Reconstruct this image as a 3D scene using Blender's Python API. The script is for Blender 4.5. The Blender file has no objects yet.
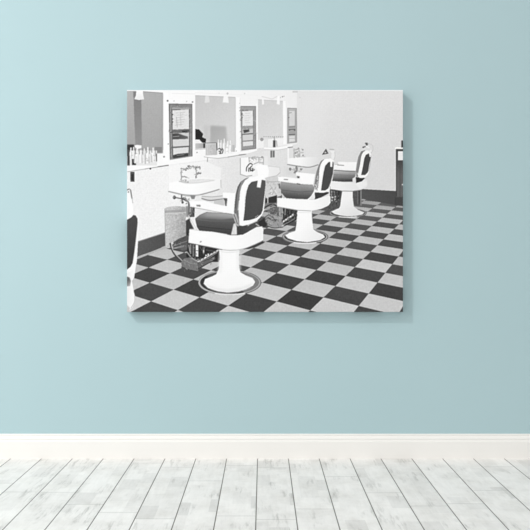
import bpy, bmesh, math
import numpy as np
from mathutils import Vector

scene = bpy.context.scene
COL = scene.collection

# ------------------------------------------------------------------ camera
CAM_Y, CAM_Z = -3.2, 0.771          # eye 0.77 m above the floor, 3.2 m from the wall
cam_data = bpy.data.cameras.new('camera')
cam_data.sensor_width = 36.0
cam_data.lens = 36.0 * 800.0 / 530.0
cam = bpy.data.objects.new('camera', cam_data)
cam.location = (0.0, CAM_Y, CAM_Z)
cam.rotation_euler = (math.pi / 2, 0, 0)
COL.objects.link(cam)
scene.camera = cam

# ------------------------------------------------------------------ world and lights
world = bpy.data.worlds.new('room_light')
world.use_nodes = True
bg = world.node_tree.nodes['Background']
bg.inputs['Color'].default_value = (1.0, 0.985, 0.965, 1)
wtc = world.node_tree.nodes.new('ShaderNodeTexCoord')            # more light comes down from the ceiling than up from the floor
wsp = world.node_tree.nodes.new('ShaderNodeSeparateXYZ')
wmr = world.node_tree.nodes.new('ShaderNodeMapRange')
wmr.inputs['From Min'].default_value = -1; wmr.inputs['From Max'].default_value = 1
wmr.inputs['To Min'].default_value = 0.33; wmr.inputs['To Max'].default_value = 0.87
world.node_tree.links.new(wtc.outputs['Generated'], wsp.inputs[0])
world.node_tree.links.new(wsp.outputs[2], wmr.inputs['Value'])
world.node_tree.links.new(wmr.outputs[0], bg.inputs['Strength'])
scene.world = world

def area(name, loc, target, size, power, color):
    d = bpy.data.lights.new(name, 'AREA')
    d.shape = 'SQUARE'; d.size = size
    d.energy = power; d.color = color
    o = bpy.data.objects.new(name, d)
    o.location = loc
    o.rotation_euler = (Vector(target) - Vector(loc)).to_track_quat('-Z', 'Y').to_euler()
    COL.objects.link(o)
    return o

area('key_lamp', (-4.5, -3.9, 5.7), (0, 0, 0.9), 0.45, 192, (1.0, 0.99, 0.97))
area('side_fill_light', (-2.9, -2.2, 1.9), (-0.3, 0, 0.9), 2.2, 33, (0.98, 0.995, 0.99))  # added soft light, no visible source; makes the wall brighter on the left

scene.view_settings.view_transform = 'Standard'
scene.view_settings.look = 'None'
scene.view_settings.gamma = 1.0
scene.view_settings.use_curve_mapping = False
scene.view_settings.exposure = 0.0

# ------------------------------------------------------------------ helpers
def lin(v):
    v = np.asarray(v, dtype=float) / 255.0
    return np.where(v <= 0.04045, v / 12.92, ((v + 0.055) / 1.055) ** 2.4)

def material(name, color=None, rough=0.6):
    m = bpy.data.materials.new(name); m.use_nodes = True
    b = m.node_tree.nodes['Principled BSDF']
    b.inputs['Roughness'].default_value = rough
    b.inputs['Specular IOR Level'].default_value = 0.25
    if color: b.inputs['Base Color'].default_value = (*color, 1)
    return m, m.node_tree, b

def mesh_obj(name, verts, faces, mat, parent=None, smooth=False):
    me = bpy.data.meshes.new(name)
    me.from_pydata(verts, [], faces); me.update()
    if smooth:
        for p in me.polygons: p.use_smooth = True
    o = bpy.data.objects.new(name, me); COL.objects.link(o)
    o.data.materials.append(mat); o.parent = parent
    return o

def extrude_profile(name, prof, x0, x1, mat):
    """prof: closed (y, z) outline swept from x0 to x1"""
    n = len(prof)
    vs = [(x0, y, z) for y, z in prof] + [(x1, y, z) for y, z in prof]
    fs = [(i, (i + 1) % n, n + (i + 1) % n, n + i) for i in range(n)]
    fs += [tuple(range(n))[::-1], tuple(range(n, 2 * n))]
    me = bpy.data.meshes.new(name); me.from_pydata(vs, [], fs)
    bm = bmesh.new(); bm.from_mesh(me); bmesh.ops.recalc_face_normals(bm, faces=bm.faces[:]); bm.to_mesh(me); bm.free()
    o = bpy.data.objects.new(name, me); COL.objects.link(o); me.materials.append(mat)
    return o

def N(nt, kind, **kw):
    n = nt.nodes.new(kind)
    for k, v in kw.items(): setattr(n, k, v)
    return n

def math_node(nt, op, a, b=None, c=None):
    n = nt.nodes.new('ShaderNodeMath'); n.operation = op
    for i, v in enumerate((a, b, c)):
        if v is None: continue
        if isinstance(v, (int, float)): n.inputs[i].default_value = v
        else: nt.links.new(v, n.inputs[i])
    return n.outputs[0]

def ramp(nt, fac, stops):
    r = nt.nodes.new('ShaderNodeValToRGB')
    while len(r.color_ramp.elements) < len(stops): r.color_ramp.elements.new(0.5)
    for e, (p, c) in zip(r.color_ramp.elements, stops):
        e.position = p; e.color = (*c, 1) if len(c) == 3 else c
    nt.links.new(fac, r.inputs[0])
    return r.outputs[0]

def mix(nt, fac, a, b, blend='MIX'):
    n = nt.nodes.new('ShaderNodeMix'); n.data_type = 'RGBA'; n.blend_type = blend
    for sock, v in ((n.inputs[0], fac), (n.inputs[6], a), (n.inputs[7], b)):
        if isinstance(v, (int, float)): sock.default_value = v
        elif isinstance(v, tuple): sock.default_value = (*v, 1)
        else: nt.links.new(v, sock)
    return n.outputs[2]

# ------------------------------------------------------------------ materials of the room
m_wall, nt, b = material('teal_wall_paint', rough=0.85)
tc = N(nt, 'ShaderNodeTexCoord')
nz = N(nt, 'ShaderNodeTexNoise'); nz.inputs['Scale'].default_value = 1.3; nz.inputs['Detail'].default_value = 3
nt.links.new(tc.outputs['Object'], nz.inputs['Vector'])
wc = ramp(nt, nz.outputs['Fac'], [(0.3, (0.440, 0.600, 0.636)), (0.7, (0.452, 0.613, 0.650))])
nt.links.new(wc, b.inputs['Base Color'])
fine = N(nt, 'ShaderNodeTexNoise'); fine.inputs['Scale'].default_value = 260
nt.links.new(tc.outputs['Object'], fine.inputs['Vector'])
bp = N(nt, 'ShaderNodeBump'); bp.inputs['Strength'].default_value = 0.03; bp.inputs['Distance'].default_value = 0.001
nt.links.new(fine.outputs['Fac'], bp.inputs['Height']); nt.links.new(bp.outputs[0], b.inputs['Normal'])

m_base, nt, b = material('white_skirting_paint', (0.905, 0.895, 0.87), 0.45)

# whitewashed planks
m_floor, nt, b = material('whitewashed_planks', rough=0.6)
tc = N(nt, 'ShaderNodeTexCoord')
sp = N(nt, 'ShaderNodeSeparateXYZ'); nt.links.new(tc.outputs['Object'], sp.inputs[0])
PW = 0.1228
X = math_node(nt, 'ADD', sp.outputs[0], math_node(nt, 'MULTIPLY', sp.outputs[1], 0.0030))   # boards run a hair off square
Y = sp.outputs[1]
U = math_node(nt, 'DIVIDE', math_node(nt, 'SUBTRACT', X, -0.0298), PW)
idx = math_node(nt, 'FLOOR', U)
fr = math_node(nt, 'SUBTRACT', U, idx)
edge = math_node(nt, 'MINIMUM', fr, math_node(nt, 'SUBTRACT', 1.0, fr))
wn = N(nt, 'ShaderNodeTexWhiteNoise', noise_dimensions='1D'); nt.links.new(idx, wn.inputs['W'])
# board ends
V = math_node(nt, 'ADD', math_node(nt, 'DIVIDE', Y, 0.62), math_node(nt, 'MULTIPLY', wn.outputs['Value'], 7.3))
vi = math_node(nt, 'FLOOR', V); vf = math_node(nt, 'SUBTRACT', V, vi)
vedge = math_node(nt, 'MINIMUM', vf, math_node(nt, 'SUBTRACT', 1.0, vf))
cmb = N(nt, 'ShaderNodeCombineXYZ'); nt.links.new(idx, cmb.inputs[0]); nt.links.new(vi, cmb.inputs[1])
wn2 = N(nt, 'ShaderNodeTexWhiteNoise', noise_dimensions='3D'); nt.links.new(cmb.outputs[0], wn2.inputs['Vector'])
# worn rectangular patches of paint inside the boards
hf = math_node(nt, 'FLOOR', math_node(nt, 'ADD', math_node(nt, 'MULTIPLY', U, 2.0), wn2.outputs['Value']))
qf = math_node(nt, 'FLOOR', math_node(nt, 'ADD', math_node(nt, 'MULTIPLY', Y, 7.5), math_node(nt, 'MULTIPLY', hf, 0.37)))
cm3 = N(nt, 'ShaderNodeCombineXYZ'); nt.links.new(hf, cm3.inputs[0]); nt.links.new(qf, cm3.inputs[1]); nt.links.new(idx, cm3.inputs[2])
wn3 = N(nt, 'ShaderNodeTexWhiteNoise', noise_dimensions='3D'); nt.links.new(cm3.outputs[0], wn3.inputs['Vector'])
patch = ramp(nt, wn3.outputs['Value'], [(0.0, (0.84,) * 3), (0.10, (0.91,) * 3), (0.4, (0.98,) * 3), (1.0, (1.0,) * 3)])
# grain
mp = N(nt, 'ShaderNodeCombineXYZ')
nt.links.new(math_node(nt, 'ADD', math_node(nt, 'MULTIPLY', X, 60.0), math_node(nt, 'MULTIPLY', idx, 13.7)), mp.inputs[0])
nt.links.new(math_node(nt, 'MULTIPLY', Y, 7.0), mp.inputs[1])
g1 = N(nt, 'ShaderNodeTexNoise'); g1.inputs['Scale'].default_value = 1.0; g1.inputs['Detail'].default_value = 8; g1.inputs['Roughness'].default_value = 0.7
nt.links.new(mp.outputs[0], g1.inputs['Vector'])
mp2 = N(nt, 'ShaderNodeCombineXYZ')
nt.links.new(math_node(nt, 'ADD', math_node(nt, 'MULTIPLY', X, 11.0), math_node(nt, 'MULTIPLY', idx, 5.1)), mp2.inputs[0])
nt.links.new(math_node(nt, 'MULTIPLY', Y, 5.0), mp2.inputs[1])
g2 = N(nt, 'ShaderNodeTexNoise'); g2.inputs['Scale'].default_value = 1.0; g2.inputs['Detail'].default_value = 3
nt.links.new(mp2.outputs[0], g2.inputs['Vector'])
wear = math_node(nt, 'MULTIPLY', ramp(nt, g1.outputs['Fac'], [(0.47, (0, 0, 0)), (0.64, (1, 1, 1))]),
                 ramp(nt, g2.outputs['Fac'], [(0.49, (0, 0, 0)), (0.62, (1, 1, 1))]))
basec = mix(nt, wn2.outputs['Value'], (0.90, 0.88, 0.86), (0.94, 0.92, 0.90))
basec = mix(nt, 1.0, basec, patch, 'MULTIPLY')
cl = N(nt, 'ShaderNodeTexNoise'); cl.inputs['Scale'].default_value = 9; cl.inputs['Detail'].default_value = 6; cl.inputs['Roughness'].default_value = 0.65
nt.links.new(tc.outputs['Object'], cl.inputs['Vector'])
basec = mix(nt, 1.0, basec, ramp(nt, cl.outputs['Fac'], [(0.32, (0.90, 0.895, 0.885)), (0.55, (1.0,) * 3)]), 'MULTIPLY')
grain = ramp(nt, g1.outputs['Fac'], [(0.3, (0.90,) * 3), (0.6, (1.0,) * 3)])
basec = mix(nt, 1.0, basec, grain, 'MULTIPLY')
basec = mix(nt, math_node(nt, 'MULTIPLY', wear, 0.75), basec, (0.42, 0.41, 0.39))
endl = math_node(nt, 'MULTIPLY', math_node(nt, 'LESS_THAN', vedge, 0.0045), 0.35)
basec = mix(nt, endl, basec, (0.30, 0.29, 0.27))
seam = ramp(nt, edge, [(0.0, (1, 1, 1)), (0.009, (1, 1, 1)), (0.017, (0, 0, 0))])
basec = mix(nt, seam, basec, (0.135, 0.128, 0.118))
nt.links.new(basec, b.inputs['Base Color'])

# ------------------------------------------------------------------ the setting
def structure(o):
    o['kind'] = 'structure'; return o

structure(extrude_profile('wall_back', [(0, -0.05), (0, 3.2), (0.12, 3.2), (0.12, -0.05)], -4.0, 4.0, m_wall))
structure(mesh_obj('floor', [(-4, -5, 0), (4, -5, 0), (4, 0, 0), (-4, 0, 0), (-4, -5, -0.04), (4, -5, -0.04), (4, 0, -0.04), (-4, 0, -0.04)],
                   [(0, 1, 2, 3), (7, 6, 5, 4), (0, 4, 5, 1), (1, 5, 6, 2), (2, 6, 7, 3), (3, 7, 4, 0)], m_floor))
prof = [(0, 0), (-0.016, 0), (-0.016, 0.0675), (-0.0150, 0.0695), (-0.0125, 0.0710), (-0.0118, 0.0740), (-0.0128, 0.0765),
        (-0.0128, 0.0800), (-0.0105, 0.0850), (-0.0075, 0.0885), (-0.0072, 0.0900), (-0.0085, 0.0912), (-0.0085, 0.0952), (-0.0072, 0.0966), (0, 0.0966)]
structure(extrude_profile('baseboard_back', prof, -4.0, 4.0, m_base))

# ------------------------------------------------------------------ the printed picture (a flat black-and-white print)
# The print is painted here as shapes in its own picture plane; units are arbitrary picture units,
# the picture runs from (PX0, PY0) top left to (PX1, PY1) bottom right.
PX0, PY0, PX1, PY1 = 127.0, 90.0, 403.0, 312.0
SS = 4
W, H = int((PX1 - PX0) * SS), int((PY1 - PY0) * SS)
rng = np.random.default_rng(7)
G = np.full((H, W), 240.0)
ID = np.zeros((H, W), dtype=np.int32)
PARTS = [('printed_wall', None, None)]       # (name, parent index, label)
CUR = [0]

def part(name, parent=None, label=None):
    PARTS.append((name, parent, label)); CUR[0] = len(PARTS) - 1
    return CUR[0]
def use(i): CUR[0] = i

def blur(a, s):
    if s <= 0: return a
    r = int(math.ceil(3 * s)); k = np.exp(-0.5 * (np.arange(-r, r + 1) / s) ** 2); k /= k.sum()
    p = np.pad(a, ((r, r), (0, 0)), mode='edge')
    a = sum(k[i] * p[i:i + a.shape[0]] for i in range(2 * r + 1))
    p = np.pad(a, ((0, 0), (r, r)), mode='edge')
    return sum(k[i] * p[:, i:i + a.shape[1]] for i in range(2 * r + 1))

def smooth_pts(p, closed=True, n=6):
    p = np.array(p, float); m = len(p); out = []
    rngi = range(m) if closed else range(m - 1)
    for i in rngi:
        if closed: a, b_, c, d = p[(i - 1) % m], p[i], p[(i + 1) % m], p[(i + 2) % m]
        else: a, b_, c, d = p[max(i - 1, 0)], p[i], p[i + 1], p[min(i + 2, m - 1)]
        for t in np.arange(n) / n:
            out.append(0.5 * (2 * b_ + (c - a) * t + (2 * a - 5 * b_ + 4 * c - d) * t * t + (3 * b_ - a - 3 * c + d) * t ** 3))
    if not closed: out.append(p[-1])
    return np.array(out)

def fill_mask(pts, pad=0.0):
    pts = np.array(pts, float)
    x0 = max(int((pts[:, 0].min() - pad - PX0) * SS) - 1, 0); x1 = min(int((pts[:, 0].max() + pad - PX0) * SS) + 2, W)
    y0 = max(int((pts[:, 1].min() - pad - PY0) * SS) - 1, 0); y1 = min(int((pts[:, 1].max() + pad - PY0) * SS) + 2, H)
    if x1 <= x0 or y1 <= y0: return None
    xs = PX0 + (np.arange(x0, x1) + 0.5) / SS; ys = PY0 + (np.arange(y0, y1) + 0.5) / SS
    XX, YY = np.meshgrid(xs, ys)
    ins = np.zeros(XX.shape, bool)
    n = len(pts)
    for i in range(n):
        ax, ay = pts[i]; bx, by = pts[(i + 1) % n]
        if ay == by: continue
        c = (ay > YY) != (by > YY)
        ins ^= c & (XX < (bx - ax) * (YY - ay) / (by - ay) + ax)
    return x0, x1, y0, y1, ins, XX, YY

def P(pts, v, v2=None, ax=None, s=False, a=1.0, soft=0.0, n=0.0, own=True):
    """fill a shape: grey v, or v..v2 running along ax=(x0,y0,x1,y1)"""
    if s: pts = smooth_pts(pts)
    r = fill_mask(pts, soft * 3)
    if r is None: return
    x0, x1, y0, y1, ins, XX, YY = r
    m = ins.astype(float) * a
    if soft: m = blur(m, soft * SS)
    if v2 is not None:
        dx, dy = ax[2] - ax[0], ax[3] - ax[1]
        t = np.clip(((XX - ax[0]) * dx + (YY - ax[1]) * dy) / (dx * dx + dy * dy), 0, 1)
        v = v + (v2 - v) * t
    val = np.full(XX.shape, 1.0) * v
    if n:
        nn = blur(rng.normal(0, 1, XX.shape), 1.3) * 2.6
        val = val + nn * n
    g = G[y0:y1, x0:x1]
    g[:] = g * (1 - m) + val * m
    if own and a > 0.5: ID[y0:y1, x0:x1][m > 0.5] = CUR[0]

def R(x0, y0, x1, y1, v, **k): P([(x0, y0), (x1, y0), (x1, y1), (x0, y1)], v, **k)

def L(pts, w, v, s=False, a=1.0, soft=0.0, own=False, closed=False):
    """stroke"""
    if s: pts = smooth_pts(pts, closed)
    pts = np.array(pts, float)
    if closed: pts = np.vstack([pts, pts[:1]])
    x0 = max(int((pts[:, 0].min() - w - PX0) * SS) - 1, 0); x1 = min(int((pts[:, 0].max() + w - PX0) * SS) + 2, W)
    y0 = max(int((pts[:, 1].min() - w - PY0) * SS) - 1, 0); y1 = min(int((pts[:, 1].max() + w - PY0) * SS) + 2, H)
    if x1 <= x0 or y1 <= y0: return
    xs = PX0 + (np.arange(x0, x1) + 0.5) / SS; ys = PY0 + (np.arange(y0, y1) + 0.5) / SS
    XX, YY = np.meshgrid(xs, ys)
    D = np.full(XX.shape, 1e9)
    for (ax, ay), (bx, by) in zip(pts[:-1], pts[1:]):
        dx, dy = bx - ax, by - ay; q = dx * dx + dy * dy + 1e-12
        t = np.clip(((XX - ax) * dx + (YY - ay) * dy) / q, 0, 1)
        D = np.minimum(D, np.hypot(XX - ax - t * dx, YY - ay - t * dy))
    m = np.clip((w / 2 - D) * SS + 0.5, 0, 1) * a
    if soft: m = blur(m, soft * SS)
    g = G[y0:y1, x0:x1]; g[:] = g * (1 - m) + v * m
    if own: ID[y0:y1, x0:x1][m > 0.5] = CUR[0]

def E(cx, cy, rx, ry, v, **k):
    t = np.linspace(0, 2 * np.pi, 48, endpoint=False)
    P(np.stack([cx + rx * np.cos(t), cy + ry * np.sin(t)], 1), v, **k)

def arc(cx, cy, rx, ry, a0, a1, n=24):
    t = np.radians(np.linspace(a0, a1, n)); return np.stack([cx + rx * np.cos(t), cy + ry * np.sin(t)], 1)

def scribble(x0, y0, x1, y1, n, va, vb, w=0.7, ln=2.2, a=0.8):
    for _ in range(n):
        x, y = rng.uniform(x0, x1), rng.uniform(y0, y1); t = rng.uniform(0, np.pi)
        l_ = ln * rng.uniform(.4, 1)
        L([(x, y), (x + l_ * math.cos(t), y + l_ * math.sin(t))], w * rng.uniform(.7, 1.3), rng.uniform(va, vb), a=a)

def D(x, y, r, v, a=1.0): E(x, y, r, r, v, own=False, a=a)

# ---- walls
P([(127, 90), (403, 90), (403, 312), (127, 312)], 241)
P([(127, 90), (300, 90), (300, 160), (127, 175)], 250, 238, ax=(180, 100, 300, 100))
P([(127, 168), (172, 164), (240, 156), (240, 200), (165, 232), (138, 242), (127, 246)], 243, 229, ax=(170, 190, 240, 190), n=4)
P([(240, 150), (300, 144), (300, 200), (240, 206)], 226, n=3)
P([(297, 91), (403, 91), (403, 193), (297, 186)], 227, 219, ax=(310, 100, 370, 180), n=2.5)
P([(297, 91), (330, 91), (310, 186), (297, 186)], 232, a=.5, soft=5)
R(292.5, 91, 297.7, 92.6, 205)
# ---- floor: black and white tiles in perspective
src = {(0,0):(150,301.6),(1,0):(173,290),(2,0):(196.4,279.7),(1,1):(199.2,297),(0,1):(178.9,310.5),(1,-1):(149.5,282.5),(2,-1):(170.2,273.1),
       (1,2):(228.2,306.1),(2,-2):(148.3,266.7),(3,-2):(167.4,259.4),(2,2):(246.1,293.3),(2,3):(276.3,302),(3,2):(263.1,282.5),
       (3,3):(291.4,290.1),(4,2):(276.3,273.1),(4,3):(305.2,279.3),(5,2):(287.6,264.2),(4,1):(250.8,268),(5,1):(263.7,259.5),
       (3,4):(323.5,297.3),(4,4):(334.8,285.8),(5,4):(346.1,275.6),(3,5):(358,305.8),(4,5):(369.7,292.9),(5,5):(377.8,282),
       (6,4):(354.6,266.9),(6,5):(384.8,272.5),(7,5):(392.4,264.2),(7,4):(363.1,259.5),(8,4):(371.2,252.4)}
def homography(pairs):
    A = []
    for (i, j), (x, y) in pairs.items():
        A.append([i, j, 1, 0, 0, 0, -x * i, -x * j, -x]); A.append([0, 0, 0, i, j, 1, -y * i, -y * j, -y])
    sc = np.array(A); return np.linalg.svd(sc)[2][-1].reshape(3, 3)
# normalise for a stable fit
nsrc = {k: ((x - 265) / 100, (y - 270) / 100) for k, (x, y) in src.items()}
Hm = homography(nsrc); Hi = np.linalg.inv(Hm)
part('printed_tiled_floor')
fl = [(127, 262), (138, 255.7), (166, 245), (190, 236.5), (240, 219), (262, 211), (300, 201), (340, 194), (363, 197.5), (396, 205), (403, 206), (403, 312), (127, 312)]
P(fl, 190)
xs = PX0 + (np.arange(W) + 0.5) / SS; ys = PY0 + (np.arange(H) + 0.5) / SS
XX, YY = np.meshgrid(xs, ys)
q = Hi @ np.stack([((XX - 265) / 100).ravel(), ((YY - 270) / 100).ravel(), np.ones(XX.size)])
ti = (q[0] / q[2]).reshape(XX.shape); tj = (q[1] / q[2]).reshape(XX.shape)
par = (np.floor(ti) + np.floor(tj)) % 2
fm = ID == CUR[0]
tone = rng.uniform(-1, 1, (80, 80))[np.clip(np.floor(ti).astype(int) + 20, 0, 79), np.clip(np.floor(tj).astype(int) + 40, 0, 79)]
far = np.clip((YY - 200) / 100, 0, 1)
light = 184 + 24 * far + tone * 6 ; dark = 98 - 22 * far + tone * 6
tex = blur(rng.normal(0, 1, (H, W)), 1.8) * 6
G[fm] = (np.where(par < 0.5, light + tex * 2.2, dark + tex * 1.6))[fm]
# soft shade in the printed floor under the back wall
P([(338, 192), (363, 197.5), (396, 205), (403, 206), (403, 212), (340, 203)], 120, a=.25, soft=1.5, own=False)
# ---- skirting boards
part('printed_skirting')
P([(137, 242), (166, 232.6), (166, 245.5), (137, 257)], 100, 88, ax=(137, 240, 165, 245), n=3)
L([(138, 241.5), (166, 232.4)], 0.8, 150)
P([(137.4, 256.6), (152, 251.4), (166, 245.8), (175, 243.5), (172, 247.4), (160, 250.2), (150, 254), (138, 259)], 186, own=False, n=4)
part('printed_skirting')
P([(330, 186), (365, 189.2), (396, 191), (403, 192), (403, 206), (396, 205.3), (363, 199), (330, 200)], 92, 84, ax=(360, 195, 396, 195), n=2)
part('printed_skirting')
P([(262, 194), (282, 190), (282, 203), (262, 210)], 90, n=2)

# ---- mirrors
part('printed_mirror')
P([(127, 91), (143, 91.3), (162.8, 92.7), (162.9, 152.8), (127, 156)], 180, 171, ax=(140, 95, 160, 150), n=2.5)
P([(127, 91.5), (134, 92), (135, 147), (127, 150)], 186, 170, ax=(130, 91, 130, 147), n=2)
P([(133.6, 97), (141.3, 99), (142, 148), (135.5, 148), (134.3, 120)], 136, 152, ax=(137, 99, 137, 148), soft=.3, n=2)
L([(143, 91.6), (162.5, 93)], 0.8, 150, a=.7)
L([(162.6, 93), (162.6, 150)], 0.9, 150, a=.6)
R(127, 144.6, 134, 150.5, 65, soft=.4)
R(155, 147, 162.6, 152.8, 150)
for x in np.arange(155.5, 162, 1.3): L([(x, 147.2), (x, 152.5)], 0.5, 120, a=.7)
R(133.3, 91.2, 136.3, 97.2, 135, soft=.3)
part('printed_lamp_shade')
P([(136.3, 91.2), (142.9, 91.2), (143.2, 95), (144.2, 99.3), (139, 100), (134.3, 99.1), (135.9, 95.5)], 250, 236, ax=(139, 91, 139, 100))
part('printed_mirror')
P([(195.2, 95.2), (235.4, 97.2), (235.7, 148), (195.2, 150)], 202, 216, ax=(197, 98, 225, 130), n=2.5)
P([(210.4, 125.5), (226, 126.5), (227.5, 143), (210, 143)], 174, 190, ax=(212, 128, 226, 142), soft=.9)
P([(204, 125), (209, 125), (209, 142), (204, 138)], 196, a=.6, soft=1)
L([(195.5, 95.6), (235, 97.4)], 0.8, 190)
L([(235.3, 98), (235.5, 147)], 0.6, 190, a=.7)
P([(205.4, 96), (209, 96), (209.6, 102.5), (204.6, 102.8)], 228, soft=.3)
P([(223.6, 96.4), (228, 96.6), (228.8, 102.8), (222.6, 102.4)], 245, soft=.2)
P([(195.2, 129), (199, 129.3), (200.5, 131), (203.2, 134), (202.2, 137), (204, 138), (206, 138.9), (205.8, 142.8), (202, 142.6), (199.5, 139.6), (195.2, 139.6)], 50, n=4)
P([(195.2, 139.8), (199, 140), (203, 143.2), (195.2, 143.4)], 240)
P([(195.4, 143.6), (203.5, 143.3), (203.5, 148), (195.4, 148.6)], 200, 175, ax=(195, 146, 203, 146))
R(203.2, 143.2, 205.2, 148, 75, soft=.2)
part('printed_mirror')
P([(257.3, 99.3), (282.8, 101), (283, 138), (257.3, 140)], 212, 220, ax=(259, 102, 275, 130), n=2.5)
L([(257.3, 99.6), (282.6, 101.2)], 0.7, 200)
P([(257.3, 99), (257.9, 99), (257.9, 140), (257.3, 140)], 245)
P([(262, 98.5), (263.8, 98.5), (264, 104.6), (262, 104.4)], 244)
P([(277.6, 96), (279.4, 96), (279.8, 104.6), (276.6, 104)], 250, soft=.2)
L([(262, 96.5), (272, 99), (277, 96.5)], 0.8, 205, a=.6)
part('printed_mirror_frame')
P([(163, 92.6), (168.4, 93), (169.6, 160), (163, 163)], 253)
L([(163.4, 94), (163.4, 150)], 0.5, 225)
part('printed_mirror_frame')
P([(235.9, 97), (240, 97.3), (240.6, 151.5), (235.9, 152.5)], 251)
L([(240, 98), (240.2, 150)], 0.4, 225)
part('printed_mirror_frame')
P([(283.3, 100.8), (285.6, 101), (285.9, 144), (283.3, 144.4)], 250)
use(0)
# screw heads and marks in the wall panels
for x, y, r, v in [(167.6, 100.8, .9, 70), (174, 101, .7, 205), (186.6, 101.4, .7, 200), (192.6, 102, .8, 125), (168.3, 144, .6, 120), (197, 152.5, .7, 150),
                   (164.2, 156.7, .7, 140), (227.5, 93.7, 1.1, 180), (219, 93.4, .7, 220), (244.6, 93.5, .8, 215), (239.6, 103.3, .5, 195), (236.2, 151, .5, 160),
                   (192.8, 101.9, .5, 110), (282.5, 96.7, .7, 150), (280.6, 97.4, .5, 160), (284, 96.3, .5, 175), (300, 97.5, .6, 205), (192.2, 102, .4, 90)]: D(x, y, r, v, a=.85)
L([(172, 93.3), (195, 94)], 0.6, 235); L([(195, 92.6), (258, 95.5)], 0.5, 238)

# ---- cabinets with papers
part('printed_wall_cabinet')
P([(168.7, 103.5), (192.3, 103.8), (192.5, 156.3), (170, 160)], 142, 150, ax=(170, 105, 190, 150), n=6)
L([(169.2, 104.2), (170.3, 159)], 0.9, 105); L([(169, 104.3), (192, 104.5)], 0.8, 120); L([(191.9, 105), (192, 156)], 0.8, 115)
L([(171.6, 109.3), (172.6, 157.5)], 0.8, 100, a=.8); L([(189.7, 109.5), (189.6, 155)], 1.2, 110, a=.8)
P([(172, 107.5), (189.5, 107.5), (189.5, 109.5), (172, 109.8)], 170)
L([(170.6, 106), (171.4, 157)], .6, 178, a=.8); scribble(169.5, 104.5, 191, 107.5, 14, 110, 180, ln=4); scribble(189.8, 110, 191.6, 154, 16, 95, 180, ln=2.5); scribble(169.4, 112, 171.4, 157, 12, 95, 180, ln=2.5)
L([(172, 109.9), (180, 109.5)], 0.8, 115); L([(191, 108), (191, 150)], .7, 175, a=.7)
P([(172.4, 110.4), (188.8, 109.4), (189, 129), (172.8, 129.8)], 228, n=4)
for k in range(6): L([(176 + k % 2, 113 + k * 2.4), (185 - k % 3, 112.2 + k * 2.4)], 0.5, 190, a=.8)
L([(176.4, 117), (177.3, 127)], 0.6, 185); L([(180.5, 113), (181, 126)], 0.5, 195)
for y in (114.5, 119, 122): D(172.3, y, .9, 90)
P([(171.5, 129.7), (190.5, 128.8), (190.5, 132.6), (171.5, 132.9)], 118, n=4)
P([(182, 130.5), (189, 130), (189, 132.2), (182, 132.6)], 70, soft=.2)
P([(172.6, 133.2), (189, 132.6), (189, 138.8), (172.6, 139.4)], 210)
P([(172.4, 133.5), (178, 133.2), (184, 135.5), (188, 136.5), (187.8, 138.8), (172.6, 139.4)], 78, 110, ax=(172, 134, 188, 138), soft=.25)
L([(173, 136.7), (179, 136.2)], 0.6, 170)
P([(172.8, 139.6), (189, 139), (189, 145.9), (172.9, 146.8)], 218, n=3)
L([(171.6, 147.3), (190, 146.2)], 1.2, 112)
P([(173.1, 148.4), (188.6, 147.2), (188.2, 152.8), (173.3, 154.8)], 226, n=3)
P([(173, 155.3), (178, 153.8), (188.4, 152.9), (188.6, 156), (173.2, 158.5)], 75, soft=.2, n=3)
L([(177, 155.4), (184, 154.6)], 0.6, 150)
scribble(172, 129, 190, 133, 10, 70, 160, ln=3); scribble(174, 111, 187, 127, 14, 190, 240, ln=2.5, w=.5)
part('printed_wall_cabinet')
P([(240.4, 106), (256, 106.1), (256.2, 148.6), (241.4, 150.5)], 165, 160, ax=(241, 107, 255, 145), n=5)
L([(240.8, 106.5), (255.6, 106.6)], 0.8, 140); L([(240.9, 107), (241.8, 150)], 0.7, 140); L([(255.5, 107), (255.6, 148)], 0.7, 135)
L([(241.8, 150), (255.8, 148.3)], 0.8, 130)
L([(242, 110.3), (247.8, 110.3)], 0.8, 115); L([(253.5, 110), (253.6, 147)], .9, 135)
P([(242.3, 111.3), (252.8, 110.6), (253, 125.6), (242.6, 126)], 232, n=3)
for k in range(5): L([(245, 113.5 + k * 2.3), (250 - k % 2, 113.2 + k * 2.3)], 0.5, 208)
for y in (114, 117.5): D(242, y, .8, 100)
P([(242.6, 129), (253, 128.6), (253, 133.6), (242.6, 134)], 205)
P([(243, 129.8), (249, 129.3), (249.5, 131.6), (244, 133.2)], 85, soft=.25)
L([(242.3, 134.3), (252.5, 133.6)], 0.9, 110)
P([(242.8, 135), (253, 134.4), (253, 140), (242.9, 140.7)], 214)
L([(242, 141.2), (253.4, 140.3)], 0.8, 145)
P([(243, 141.9), (253, 141.1), (253, 145.3), (243.1, 146.3)], 226)
scribble(241, 107, 255, 110, 10, 140, 185, ln=3); scribble(253.6, 110, 255.3, 146, 12, 120, 185, ln=2); scribble(241.3, 111, 242.3, 148, 10, 110, 185, ln=2); scribble(243, 126, 253, 129, 8, 140, 190, ln=2)
L([(256.7, 104), (256.9, 149)], 0.7, 252)
part('printed_wall_cabinet')
P([(287.3, 107.8), (296.8, 108), (297, 142.3), (287.3, 143.7)], 186, n=3)
L([(287.6, 108.3), (296.5, 108.4), (296.7, 142.2), (287.6, 143.3)], 0.6, 150, closed=True)
L([(288.6, 110.5), (288.6, 142)], 0.5, 160); L([(295.3, 110), (295.5, 142)], 0.6, 160)
P([(289.2, 111), (294.7, 111), (294.8, 125.5), (289.2, 125.8)], 216, n=2)
L([(289.3, 113), (291.5, 112.6)], 0.6, 150); D(288.8, 117.5, .6, 120)
R(288.5, 126.6, 296, 135.5, 172)
for y, v in ((127, 140), (129.6, 115), (132.3, 165), (134.6, 110)): L([(289, y), (294.8, y - .3)], 1.0, v)
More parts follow.
